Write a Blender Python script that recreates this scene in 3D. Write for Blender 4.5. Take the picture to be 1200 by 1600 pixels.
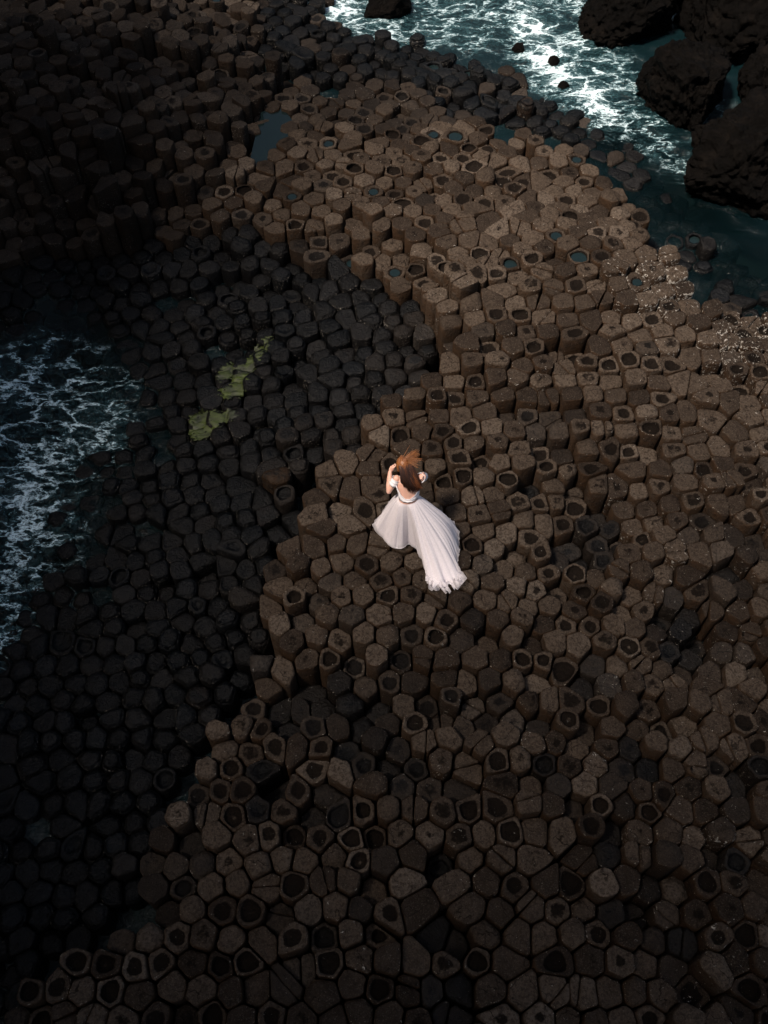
import bpy, bmesh, math, random
import numpy as np
from mathutils import Vector, Matrix, noise as mnoise

random.seed(11)
RNG = np.random.default_rng(11)
R = math.radians
scene = bpy.context.scene
for o in list(bpy.data.objects):
    bpy.data.objects.remove(o)

# ------------------------------------------------------------------ camera
CAM_H, PITCH, VFOV = 13.5, 58.0, 56.0
cam = bpy.data.cameras.new('camera')
cam.sensor_fit = 'VERTICAL'
cam.angle = R(VFOV)
cam.clip_end = 6000
camo = bpy.data.objects.new('camera', cam)
scene.collection.objects.link(camo)
camo.location = (0, 0, CAM_H)
camo.rotation_euler = (R(90 - PITCH), 0, 0)
scene.camera = camo

# ------------------------------------------------------------------ sky, sun, exposure
SUN_EL, SUN_AZ = 63.0, 238.0          # azimuth clockwise from +Y (the sea): from the left and behind the viewer
world = bpy.data.worlds.new('World'); scene.world = world
world.use_nodes = True
wn = world.node_tree
sky = wn.nodes.new('ShaderNodeTexSky')
sky.sky_type = 'NISHITA'
sky.sun_disc = False
sky.sun_elevation = R(SUN_EL)
sky.sun_rotation = R(SUN_AZ)
sky.air_density = 1.4
sky.dust_density = 5.0
sky.ozone_density = 1.0
wn.links.new(sky.outputs[0], wn.nodes['Background'].inputs[0])
wn.nodes['Background'].inputs[1].default_value = 0.05
sl = bpy.data.lights.new('sun', 'SUN')
sl.energy = 4.8
sl.angle = R(7)
sl.color = (1.0, 0.87, 0.75)
so = bpy.data.objects.new('sun', sl)
scene.collection.objects.link(so)
SUN_DIR = Vector((math.sin(R(SUN_AZ)) * math.cos(R(SUN_EL)), math.cos(R(SUN_AZ)) * math.cos(R(SUN_EL)), math.sin(R(SUN_EL))))
so.rotation_euler = SUN_DIR.to_track_quat('Z', 'Y').to_euler()
so.location = (-10, -30, 40)
vs = scene.view_settings
vs.view_transform = 'Standard'; vs.look = 'None'; vs.gamma = 1.0; vs.exposure = 0.85
vs.use_curve_mapping = False
scene.cycles.max_bounces = 5
scene.cycles.use_adaptive_sampling = True
scene.cycles.adaptive_threshold = .02
scene.cycles.diffuse_bounces = 2
scene.cycles.transparent_max_bounces = 12

# ------------------------------------------------------------------ helpers
FPX = 800 / math.tan(R(VFOV / 2))
CP, SP = math.cos(R(PITCH)), math.sin(R(PITCH))
def at(u, v, z):
    """ground position of a point of the photograph (1200 x 1600) that lies at height z"""
    a, b = (u - 600) / FPX, (v - 800) / FPX
    d = (a, CP - b * SP, -SP - b * CP)
    if d[2] > -0.12:
        d = (d[0], d[1], -0.12)
    k = (z - CAM_H) / d[2]
    return np.array((d[0] * k, d[1] * k))
def to_px(x, y, z):
    dz = z - CAM_H
    dep = y * CP - dz * SP
    return 600 + FPX * x / dep, 800 - FPX * (y * SP + dz * CP) / dep, dep

COL = scene.collection
def link(name, me, parent=None, mat=None, loc=None, smooth=True):
    o = bpy.data.objects.new(name, me)
    COL.objects.link(o)
    if mat: me.materials.append(mat)
    if parent is not None: o.parent = parent
    if loc is not None: o.location = loc
    return o
def mesh(name, v, f, smooth=True):
    me = bpy.data.meshes.new(name)
    me.from_pydata([tuple(p) for p in v], [], f)
    if smooth:
        me.polygons.foreach_set('use_smooth', [True] * len(me.polygons))
    return me
def add_attr(me, name, vals):
    a = me.attributes.new(name, 'FLOAT', 'POINT')
    a.data.foreach_set('value', np.asarray(vals, dtype=np.float32))
def empty(name, loc=(0, 0, 0)):
    o = bpy.data.objects.new(name, None)
    o.empty_display_size = 0.2
    COL.objects.link(o); o.location = loc
    return o
def struct(name, loc=(0, 0, 0)):
    o = empty(name, loc); o['kind'] = 'structure'
    return o
def tag(o, label, cat, group=None):
    o['label'] = label; o['category'] = cat
    if group: o['group'] = group
    return o
def fbm(x, y, z=0.0, oct=4, s=1.0):
    t, a, n = 0.0, 1.0, 0.0
    for i in range(oct):
        t += a * mnoise.noise((x * s, y * s, z * s + i * 7.3)); n += a
        a *= .5; s *= 2.03
    return t / n
def sstep(a, b, x):
    t = np.clip((x - a) / (b - a), 0, 1)
    return t * t * (3 - 2 * t)

# ------------------------------------------------------------------ materials
class NT:
    def __init__(s, name):
        s.m = bpy.data.materials.new(name); s.m.use_nodes = True
        s.t = s.m.node_tree; s.n = s.t.nodes; s.b = s.n['Principled BSDF']; s.out = s.n['Material Output']
    def node(s, typ, **kw):
        n = s.n.new(typ)
        for k, v in kw.items(): setattr(n, k, v)
        return n
    def ln(s, a, b): s.t.links.new(a, b)
    def put(s, sock, v):
        if hasattr(v, 'is_linked') or isinstance(v, bpy.types.NodeSocket): s.ln(v, sock)
        else: sock.default_value = v
    def math(s, op, a, b=None, c=None, clamp=False):
        n = s.node('ShaderNodeMath', operation=op, use_clamp=clamp)
        s.put(n.inputs[0], a)
        if b is not None: s.put(n.inputs[1], b)
        if c is not None: s.put(n.inputs[2], c)
        return n.outputs[0]
    def attr(s, name): return s.node('ShaderNodeAttribute', attribute_name=name).outputs['Fac']
    def pos(s): return s.node('ShaderNodeNewGeometry').outputs['Position']
    def noise(s, vec, scale, detail=4, rough=.55, dist=0.0, out='Fac'):
        n = s.node('ShaderNodeTexNoise')
        s.put(n.inputs['Vector'], vec); n.inputs['Scale'].default_value = scale
        n.inputs['Detail'].default_value = detail; n.inputs['Roughness'].default_value = rough
        n.inputs['Distortion'].default_value = dist
        return n.outputs[out]
    def vor(s, vec, scale, feature='DISTANCE_TO_EDGE', out='Distance'):
        n = s.node('ShaderNodeTexVoronoi', feature=feature)
        s.put(n.inputs['Vector'], vec); n.inputs['Scale'].default_value = scale
        return n.outputs[out]
    def ramp(s, fac, stops):
        n = s.node('ShaderNodeValToRGB'); s.put(n.inputs[0], fac)
        cr = n.color_ramp
        while len(cr.elements) < len(stops): cr.elements.new(.5)
        for e, (p, c) in zip(cr.elements, stops):
            e.position = p; e.color = (*c, 1) if len(c) == 3 else c
        return n.outputs[0]
    def mix(s, fac, a, b, blend='MIX'):
        n = s.node('ShaderNodeMix', data_type='RGBA', blend_type=blend)
        s.put(n.inputs[0], fac)
        for i, v in ((6, a), (7, b)):
            if isinstance(v, tuple): n.inputs[i].default_value = (*v, 1)
            else: s.ln(v, n.inputs[i])
        return n.outputs[2]
    def step(s, x, lo, hi):
        n = s.node('ShaderNodeMapRange', interpolation_type='SMOOTHSTEP')
        s.put(n.inputs[0], x); n.inputs[1].default_value = lo; n.inputs[2].default_value = hi
        return n.outputs[0]
    def vadd(s, a, b):
        n = s.node('ShaderNodeVectorMath', operation='ADD'); s.ln(a, n.inputs[0]); s.ln(b, n.inputs[1]); return n.outputs[0]
    def vscale(s, a, k):
        n = s.node('ShaderNodeVectorMath', operation='SCALE'); s.ln(a, n.inputs[0]); n.inputs[3].default_value = k; return n.outputs[0]
    def bump(s, h, strength, dist):
        n = s.node('ShaderNodeBump'); n.inputs['Strength'].default_value = strength; n.inputs['Distance'].default_value = dist
        s.ln(h, n.inputs['Height']); return n.outputs[0]

def mat_basalt():
    t = NT('basalt')
    p = t.pos()
    tone, stain, wet, lich, side, rust = (t.attr(k) for k in ('tone', 'stain', 'wet', 'lichen', 'side', 'rust'))
    n1 = t.noise(p, 5.5, 4, .62)
    n2 = t.noise(p, 26, 3, .65)
    n3 = t.noise(p, 95, 2, .6)
    f = t.math('ADD', t.math('MULTIPLY', tone, .62), t.math('MULTIPLY', n1, .38))
    c = t.ramp(f, [(.12, (.006, .0045, .0037)), (.32, (.021, .0156, .012)), (.60, (.052, .0395, .030)), (.92, (.088, .071, .057))])
    # dark mottling of lichen and grime on the tops
    spk = t.step(n2, .47, .62)
    c = t.mix(t.math('MULTIPLY', spk, .6), c, (.020, .014, .011))
    pit = t.step(n3, .56, .70)
    c = t.mix(t.math('MULTIPLY', pit, .45), c, (.018, .014, .012))
    blo = t.noise(p, 13, 4, .7, .4)
    c = t.mix(t.math('MULTIPLY', t.step(blo, .50, .60), .42), c, (.016, .012, .0095))
    c = t.mix(t.math('MULTIPLY', t.step(t.noise(p, 48, 4, .7), .53, .66), .30), c, (.13, .105, .082))
    # hairline cracks
    wv = t.vadd(p, t.vscale(t.noise(p, 3.0, 3, .6, 0, 'Color'), .35))
    ck = t.math('MULTIPLY', t.math('SUBTRACT', 1.0, t.step(t.vor(wv, 1.9), .004, .016)), t.step(t.noise(p, 2.3, 2, .5), .46, .56))
    c = t.mix(t.math('MULTIPLY', ck, .8), c, (.008, .006, .005))
    # iron coloured flanks, with their shade deepened in the colour
    sd = t.math('MULTIPLY', side, t.math('ADD', .25, t.step(n1, .35, .65)), clamp=True)
    c = t.mix(t.math('MULTIPLY', sd, .75), c, (.036, .020, .011))
    c = t.mix(t.math('MULTIPLY', rust, t.step(n1, .38, .55)), c, (.17, .075, .015))
    # sediment stain with a ragged border
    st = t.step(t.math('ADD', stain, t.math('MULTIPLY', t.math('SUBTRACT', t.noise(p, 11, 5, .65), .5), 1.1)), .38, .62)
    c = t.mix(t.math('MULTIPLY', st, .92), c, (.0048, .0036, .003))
    # sea-wetted, black coated stone; also the shade painted on sunken columns
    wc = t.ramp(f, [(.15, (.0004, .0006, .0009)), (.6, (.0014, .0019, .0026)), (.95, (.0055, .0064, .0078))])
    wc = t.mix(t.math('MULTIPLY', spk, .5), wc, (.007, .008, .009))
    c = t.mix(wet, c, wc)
    # white crustose lichen, mostly along rims
    ln = t.noise(p, 17, 4, .7, .6)
    lm = t.step(t.math('ADD', ln, t.math('MULTIPLY', lich, .165)), .69, .75)
    lm = t.math('MULTIPLY', lm, t.math('GREATER_THAN', lich, .02))
    c = t.mix(t.math('MULTIPLY', lm, .8), c, (.34, .32, .29))
    # pale specks along the worn rims
    rim = t.math('MULTIPLY', t.step(side, .04, .2), t.math('SUBTRACT', 1.0, t.step(side, .6, .8)))
    sp = t.math('MULTIPLY', t.step(t.noise(p, 38, 3, .6), .62, .67), t.math('MULTIPLY', rim, t.step(t.noise(p, 1.6, 3, .6), .42, .58)))
    c = t.mix(t.math('MULTIPLY', sp, .75), c, (.30, .27, .23))
    t.ln(c, t.b.inputs['Base Color'])
    r = t.math('ADD', .86, t.math('MULTIPLY', wet, -.46))
    r = t.math('ADD', r, t.math('MULTIPLY', t.math('SUBTRACT', n2, .5), .25))
    t.ln(r, t.b.inputs['Roughness'])
    t.ln(t.math('ADD', .03, t.math('MULTIPLY', wet, .09)), t.b.inputs['Specular IOR Level'])
    cr = t.noise(p, 9, 5, .7, .5)
    h = t.math('MULTIPLY', n2, .75)
    h = t.math('ADD', h, t.math('MULTIPLY', cr, .9))
    t.ln(t.bump(h, .95, .040), t.b.inputs['Normal'])
    return t.m
def mat_boulder():
    t = NT('boulder_rock')
    p = t.pos()
    n1 = t.noise(p, 2.2, 8, .68); n2 = t.noise(p, 16, 6, .7, .7)
    c = t.ramp(n1, [(.35, (.0008, .0007, .0006)), (.55, (.0024, .0019, .0016)), (.75, (.008, .006, .0046))])
    c = t.mix(t.step(n2, .5, .7), c, (.0018, .0015, .0013))
    t.ln(c, t.b.inputs['Base Color'])
    t.b.inputs['Roughness'].default_value = .6
    t.b.inputs['Specular IOR Level'].default_value = .05
    h = t.math('ADD', t.math('MULTIPLY', n1, 1.0), t.math('MULTIPLY', n2, .5))
    t.ln(t.bump(h, 1.0, .12), t.b.inputs['Normal'])
    return t.m
def mat_sea():
    t = NT('sea_water')
    p = t.pos()
    foam = t.attr('foam')
    m = t.node('ShaderNodeMapping'); t.ln(p, m.inputs[0])
    m.inputs['Rotation'].default_value = (0, 0, R(-18)); m.inputs['Scale'].default_value = (.72, 1.25, 1)
    pm = m.outputs[0]
    d = t.vscale(t.noise(pm, .9, 5, .6, 0, 'Color'), 1.5)
    q = t.vadd(pm, d)
    d2 = t.vscale(t.noise(pm, 4.5, 5, .65, 0, 'Color'), .5)
    q2 = t.vadd(q, d2)
    e1 = t.vor(q2, 1.7); e2 = t.vor(q2, 4.6)
    L1 = t.math('SUBTRACT', 1.0, t.step(e1, .0, .16))
    L2 = t.math('SUBTRACT', 1.0, t.step(e2, .0, .16))
    fb = t.noise(q, 3.4, 10, .7, 1.2)
    fine = t.noise(q2, 19, 6, .72, .6)
    v = t.math('ADD', foam, t.math('MULTIPLY', L1, .50))
    v = t.math('ADD', v, t.math('MULTIPLY', L2, .30))
    v = t.math('ADD', v, t.math('MULTIPLY', t.math('SUBTRACT', fb, .5), 1.5))
    v = t.math('ADD', v, t.math('MULTIPLY', t.math('SUBTRACT', fine, .5), 1.1))
    v = t.math('SUBTRACT', v, .78)
    gate = t.step(foam, .02, .22)
    mask = t.math('MULTIPLY', t.step(v, -.04, .50), gate)
    # churned, aerated water just below the foam
    aer = t.math('MULTIPLY', t.step(v, -.55, .35), gate)
    w = t.node('ShaderNodeBsdfPrincipled')
    wc = t.mix(aer, (.0025, .009, .011), (.040, .100, .115))
    t.ln(wc, w.inputs['Base Color'])
    w.inputs['Roughness'].default_value = .13
    w.inputs['IOR'].default_value = 1.33
    rip = t.math('ADD', t.noise(q, 3.0, 6, .6), t.math('MULTIPLY', t.noise(q2, 11, 3, .6), .35))
    rip = t.math('ADD', rip, t.math('MULTIPLY', mask, .35))
    bn = t.bump(rip, .55, .12)
    t.ln(bn, w.inputs['Normal'])
    tr = t.node('ShaderNodeBsdfTransparent'); tr.inputs[0].default_value = (.30, .43, .44, 1)
    shallow = t.math('MULTIPLY', t.attr('shallow'), t.math('SUBTRACT', 1.0, t.math('MULTIPLY', aer, .8)))
    ms = t.node('ShaderNodeMixShader'); t.ln(t.math('MULTIPLY', shallow, .75), ms.inputs[0])
    t.ln(w.outputs[0], ms.inputs[1]); t.ln(tr.outputs[0], ms.inputs[2])
    fo = t.b
    fo.inputs['Base Color'].default_value = (.62, .78, .85, 1)
    fo.inputs['Roughness'].default_value = .7
    t.ln(bn, fo.inputs['Normal'])
    m2 = t.node('ShaderNodeMixShader'); t.ln(mask, m2.inputs[0])
    t.ln(ms.outputs[0], m2.inputs[1]); t.ln(fo.outputs[0], m2.inputs[2])
    t.ln(m2.outputs[0], t.out.inputs['Surface'])
    return t.m
def mat_pool():
    t = NT('still_pool_water')
    p = t.pos()
    t.b.inputs['Base Color'].default_value = (.006, .012, .013, 1)
    t.b.inputs['Roughness'].default_value = .05
    t.b.inputs['IOR'].default_value = 1.33
    t.ln(t.bump(t.noise(p, 6, 3, .5), .06, .02), t.b.inputs['Normal'])
    return t.m
def mat_algae():
    t = NT('green_algae')
    p = t.pos()
    m = t.node('ShaderNodeMapping'); t.ln(p, m.inputs[0])
    m.inputs['Rotation'].default_value = (0, 0, R(30)); m.inputs['Scale'].default_value = (1, 4, 1)
    n1 = t.noise(m.outputs[0], 5, 7, .7, .8)
    n0 = t.noise(p, 3.0, 4, .6)
    c = t.ramp(n1, [(.3, (.005, .008, .001)), (.5, (.022, .034, .0006)), (.75, (.046, .068, .001))])
    c = t.mix(t.math('MULTIPLY', t.step(n0, .47, .60), .85), c, (.004, .007, .001))
    t.ln(c, t.b.inputs['Base Color']); t.b.inputs['Roughness'].default_value = .55
    t.ln(t.bump(n1, .9, .03), t.b.inputs['Normal'])
    return t.m
def mat_simple(name, col, rough=.6, nscale=None, namp=.25, bump=0, sub=0):
    t = NT(name)
    if nscale:
        n = t.noise(t.pos(), nscale, 4, .6)
        a = tuple(k * (1 - namp) for k in col); b = tuple(min(1, k * (1 + namp)) for k in col)
        t.ln(t.mix(n, a, b), t.b.inputs['Base Color'])
        if bump: t.ln(t.bump(n, bump, .01), t.b.inputs['Normal'])
    else:
        t.b.inputs['Base Color'].default_value = (*col, 1)
    t.b.inputs['Roughness'].default_value = rough
    if sub:
        t.b.inputs['Subsurface Weight'].default_value = sub
        t.b.inputs['Subsurface Radius'].default_value = (.012, .005, .003)
    return t.m
def mat_tulle(name, alpha0, alpha1, col=(.91, .86, .90)):
    t = NT(name)
    p = t.pos()
    hem = t.attr('hem')
    n = t.noise(p, 60, 2, .5)
    di = t.node('ShaderNodeBsdfDiffuse'); di.inputs[0].default_value = (*col, 1)
    tl = t.node('ShaderNodeBsdfTranslucent'); tl.inputs[0].default_value = (*col, 1)
    a = t.node('ShaderNodeMixShader'); a.inputs[0].default_value = .25
    t.ln(di.outputs[0], a.inputs[1]); t.ln(tl.outputs[0], a.inputs[2])
    tr = t.node('ShaderNodeBsdfTransparent')
    b = t.node('ShaderNodeMixShader')
    f = t.math('ADD', alpha0, t.math('MULTIPLY', hem, alpha1 - alpha0))
    f = t.math('ADD', f, t.math('MULTIPLY', t.math('SUBTRACT', n, .5), .25), clamp=True)
    t.ln(f, b.inputs[0])
    t.ln(tr.outputs[0], b.inputs[1]); t.ln(a.outputs[0], b.inputs[2])
    t.ln(b.outputs[0], t.out.inputs['Surface'])
    t.n.remove(t.b)
    return t.m
def mat_hair():
    t = NT('auburn_hair')
    k = t.attr('dark')
    n = t.noise(t.pos(), 70, 3, .6)
    c = t.ramp(k, [(0, (.42, .16, .045)), (.40, (.15, .045, .013)), (.72, (.030, .010, .005)), (1, (.010, .0045, .003))])
    c = t.mix(t.math('MULTIPLY', n, .5), c, (.02, .008, .004))
    t.ln(c, t.b.inputs['Base Color']); t.b.inputs['Roughness'].default_value = .42
    return t.m

M_BASALT = mat_basalt(); M_BOULDER = mat_boulder(); M_SEA = mat_sea(); M_POOL = mat_pool(); M_ALGAE = mat_algae()

# ------------------------------------------------------------------ terrain plan
SEA_Z = -1.40
ZONES = {}
class Zone:
    def __init__(s, name, poly, ctrl, jitter, wet):
        s.name, s.jitter, s.wet = name, jitter, wet
        c = np.array(ctrl, float)
        s.px = c
        s.g = np.array([[*at(u, v, z), z] for u, v, z in ctrl])
        s.poly = np.array([at(u, v, s.zpx(u, v)) for u, v in poly])
        s.bb = (s.poly.min(0), s.poly.max(0))
    def zpx(s, u, v):
        d = (s.px[:, 0] - u) ** 2 + (s.px[:, 1] - v) ** 2 + 60
        w = d ** -1.6
        return float((w * s.px[:, 2]).sum() / w.sum())
    def z(s, x, y):
        d = (s.g[:, 0] - x) ** 2 + (s.g[:, 1] - y) ** 2 + .04
        w = d ** -1.6
        return float((w * s.g[:, 2]).sum() / w.sum())
    def inside(s, x, y):
        if x < s.bb[0][0] or y < s.bb[0][1] or x > s.bb[1][0] or y > s.bb[1][1]: return False
        P = s.poly; Q = np.roll(P, -1, 0)
        c = (P[:, 1] > y) != (Q[:, 1] > y)
        with np.errstate(divide='ignore', invalid='ignore'):
            xx = (Q[:, 0] - P[:, 0]) * (y - P[:, 1]) / (Q[:, 1] - P[:, 1]) + P[:, 0]
        return bool((c & (x < xx)).sum() % 2)
A_LEFT = [(330, 330), (400, 345), (460, 395), (530, 415), (590, 425), (640, 470), (690, 525), (675, 590), (600, 640), (560, 700), (500, 735),
          (450, 800), (408, 920), (425, 1000), (330, 1120), (240, 1250), (205, 1420), (100, 1480), (0, 1590), (-250, 1700)]
A_TOP = [(1450, 470), (1200, 490), (1130, 475), (1085, 440), (1010, 370), (1000, 315), (930, 260), (860, 215), (790, 200), (700, 175),
         (650, 130), (560, 125), (470, 120), (420, 170), (370, 230), (340, 290)]
ZC = Zone('causeway', A_LEFT + [(-250, 1850), (1450, 1850)] + A_TOP, [
    (650, 860, 0), (700, 950, 0), (560, 820, 0), (500, 800, -.08), (500, 745, -.25), (455, 810, -.25), (420, 915, -.22), (440, 980, -.2), (470, 900, -.05), (560, 950, 0), (760, 540, .38), (800, 500, .3), (880, 430, .35),
    (960, 400, .4), (1010, 400, .35), (1080, 500, .12), (900, 640, .08), (1000, 560, .1), (1150, 560, -.1), (1190, 500, -.25), (700, 350, .1), (720, 430, .28),
    (620, 330, -.15), (600, 270, -.3), (500, 230, -.5), (450, 170, -.7), (560, 140, -.8), (640, 160, -.8), (800, 220, -.45), (880, 260, -.35), (980, 330, -.3),
    (450, 330, -.5), (400, 300, -.55), (400, 340, -.7), (460, 385, -.7), (520, 400, -.7), (590, 415, -.6), (640, 465, -.5), (690, 540, 0), (680, 590, 0), (610, 645, -.15), (560, 330, -.35), (760, 690, 0),
    (470, 1050, -.3), (350, 1150, -.5), (280, 1300, -.5), (240, 1430, -.4), (120, 1520, -.4), (420, 1250, -.4), (500, 1300, -.3), (600, 1150, -.12),
    (900, 840, -.55), (935, 800, -.55), (905, 880, -.45), (1050, 980, -.6), (1090, 1010, -.75), (1060, 950, -.5), (1000, 900, -.15), (1110, 850, -.1), (960, 1130, -.25), (1100, 1150, -.2),
    (850, 1300, 0), (1000, 1400, -.1), (700, 1400, -.25), (600, 1550, -.2), (540, 1450, -.1), (1100, 1550, -.2), (1180, 750, -.1), (1180, 1350, -.2), (1300, 900, -.3)], .05, 0)
ZT = Zone('terrace', [(-300, -150), (420, -150), (400, 60), (420, 120), (420, 170), (370, 230), (340, 290), (330, 330), (300, 365), (200, 372), (100, 385), (-300, 400)], [
    (150, 215, 0.62), (60, 60, 0.81), (20, 120, 0.68), (100, 130, 0.74), (200, 120, 0.43), (170, 180, 0.68), (300, 60, 0.12), (250, 170, 0.12), (300, 150, 0.00), (360, 130, -0.40), (380, 60, -0.70),
    (200, 240, 0.06), (250, 230, 0.06), (300, 250, -0.30), (330, 310, -0.60), (195, 310, -0.60), (150, 290, -0.30), (130, 320, -0.60), (100, 270, 0.12), (60, 300, -0.30), (20, 330, -0.60), (20, 375, -1.10), (-60, 385, -1.10), (70, 380, -1.10), (120, 365, -1.05), (180, 360, -1.00), (250, 350, -0.90), (300, 350, -0.85), (250, 310, -0.60), (340, 200, -0.40),
    (-200, 100, 0.87), (-150, 300, 0.12), (400, 20, -0.90), (200, 20, 0.50), (210, 190, 0.28), (60, 200, 0.50), (110, 225, 0.46)], .11, .12)
ZF = Zone('shore', [(390, -150), (505, -80), (512, 10), (555, 45), (640, 62), (740, 88), (815, 112), (880, 168), (950, 205), (985, 235), (1070, 330), (1200, 425), (1450, 440)] + A_TOP[:-3] + [(420, 120), (400, 60)], [
    (440, 40, -.95), (480, 90, -.95), (560, 70, -1.1), (540, 50, -1.3), (640, 75, -1.3), (640, 110, -1.0), (740, 130, -1.05), (740, 95, -1.35), (820, 160, -1.1), (830, 125, -1.4),
    (880, 180, -1.4), (930, 220, -1.42), (960, 260, -1.35), (1010, 300, -1.45), (1050, 350, -1.6), (1080, 400, -1.3), (1150, 430, -1.55), (1150, 465, -1.1), (1300, 450, -1.4), (430, -60, -1.2), (700, 160, -.95)], .07, .92)
ZS = Zone('shelf', [(-300, 400), (100, 385), (200, 372), (300, 365)] + A_LEFT + [(-300, 1700)], [
    (560, 440, -.75), (600, 450, -.72), (620, 500, -.65), (650, 520, -.6), (650, 570, -.6), (600, 610, -.65), (400, 380, -.85), (460, 415, -.82), (480, 460, -.9), (550, 600, -.8), (450, 560, -.95), (400, 620, -1.0), (360, 560, -1.12), (320, 655, -1.12), (300, 740, -1.1), (200, 640, -1.45),
    (230, 700, -1.25), (150, 600, -1.6), (60, 620, -1.75), (60, 760, -1.75), (120, 780, -1.5), (180, 780, -1.25), (100, 880, -1.4), (40, 900, -1.6), (20, 980, -1.5), (60, 1000, -1.3), (480, 690, -.6),
    (400, 850, -.68), (460, 760, -.5), (380, 940, -.62), (350, 1050, -.72), (520, 705, -.5), (300, 900, -1.0), (300, 1000, -.95), (150, 1000, -1.15), (200, 1200, -1.05), (100, 1350, -1.1), (300, 1100, -.8), (60, 1200, -1.15), (50, 1500, -.95), (180, 1380, -.85),
    (250, 470, -1.25), (350, 450, -1.15), (120, 460, -1.35), (40, 450, -1.3), (100, 520, -1.5), (300, 400, -1.0), (200, 410, -1.1), (-200, 700, -1.9), (-200, 1200, -1.4)], .06, .97)
ORDER = [ZC, ZT, ZF, ZS]

# ------------------------------------------------------------------ columns of basalt
PERSON_G = at(636, 836, 0.0)
pts = []
gx0, gx1, gy0, gy1 = -12.5, 13.5, -.6, 28.0
row = 0
y = gy0
while y < gy1:
    sp = .375 + .055 * float(sstep(7, 15, y))
    x = gx0 + (row % 2) * sp / 2
    while x < gx1:
        pts.append((x + RNG.normal(0, .050), y + RNG.normal(0, .050)))
        x += sp
    y += sp * .866; row += 1
pts = np.array(pts)
keep = []
for i, (x, y) in enumerate(pts):
    u, v, d = to_px(x, y, -.5)
    keep.append(-190 < u < 1390 and -150 < v < 1790)
pts = pts[np.array(keep)]

def clip_cell(c, nb):
    poly = [c + np.array(q) for q in ((-.8, -.8), (.8, -.8), (.8, .8), (-.8, .8))]
    for n in nb:
        m = (c + n) / 2; d = n - c
        out = []
        k = [float(np.dot(p - m, d)) for p in poly]
        L = len(poly)
        for a in range(L):
            b = (a + 1) % L
            if k[a] <= 0: out.append(poly[a])
            if (k[a] <= 0) != (k[b] <= 0):
                t = k[a] / (k[a] - k[b]); out.append(poly[a] + (poly[b] - poly[a]) * t)
        poly = out
        if len(poly) < 3: return None
    return np.array(poly)
def neighbours(P, n=13):
    res = []
    for i in range(len(P)):
        d = ((P - P[i]) ** 2).sum(1)
        j = np.argpartition(d, n + 1)[:n + 2]
        j = j[np.argsort(d[j])]
        res.append(j[1:n + 1])
    return res
def centroid(p):
    q = np.roll(p, -1, 0)
    cr = p[:, 0] * q[:, 1] - q[:, 0] * p[:, 1]
    a = cr.sum() / 2
    return ((p + q) * cr[:, None]).sum(0) / (6 * a), abs(a)
NB = neighbours(pts)
cells = [clip_cell(pts[i], pts[NB[i]]) for i in range(len(pts))]
for i, c in enumerate(cells):
    if c is not None:
        g, a = centroid(c)
        pts[i] = pts[i] * .45 + g * .55
# a share of cells is dropped or crowded so sizes vary
drop = RNG.random(len(pts)) < .035
pts = pts[~drop]
NB = neighbours(pts)
cells = [clip_cell(pts[i], pts[NB[i]]) for i in range(len(pts))]

RUST_AT = [at(795, 150, -.9), at(812, 158, -.9), at(925, 262, -1.0), at(945, 270, -1.0), at(435, 760, -.8), at(405, 800, -.9), at(335, 1085, -.7)]
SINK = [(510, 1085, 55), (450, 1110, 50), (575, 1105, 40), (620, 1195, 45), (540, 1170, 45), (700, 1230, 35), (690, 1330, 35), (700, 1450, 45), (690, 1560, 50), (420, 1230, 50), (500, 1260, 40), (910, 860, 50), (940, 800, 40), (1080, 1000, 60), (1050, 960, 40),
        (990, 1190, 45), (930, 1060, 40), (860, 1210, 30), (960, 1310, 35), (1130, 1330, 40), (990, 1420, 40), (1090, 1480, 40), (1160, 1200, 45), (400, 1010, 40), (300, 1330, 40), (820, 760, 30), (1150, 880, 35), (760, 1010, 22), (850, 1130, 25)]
POOL_PX = [(410, 180), (440, 174), (455, 195), (450, 222), (430, 245), (410, 266), (394, 250), (402, 215)]
POOL = Zone('pool', POOL_PX, [(425, 215, -.66), (426, 216, -.66)], 0, 0)
TALL = at(165, 225, 1.2)
cols = []
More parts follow.
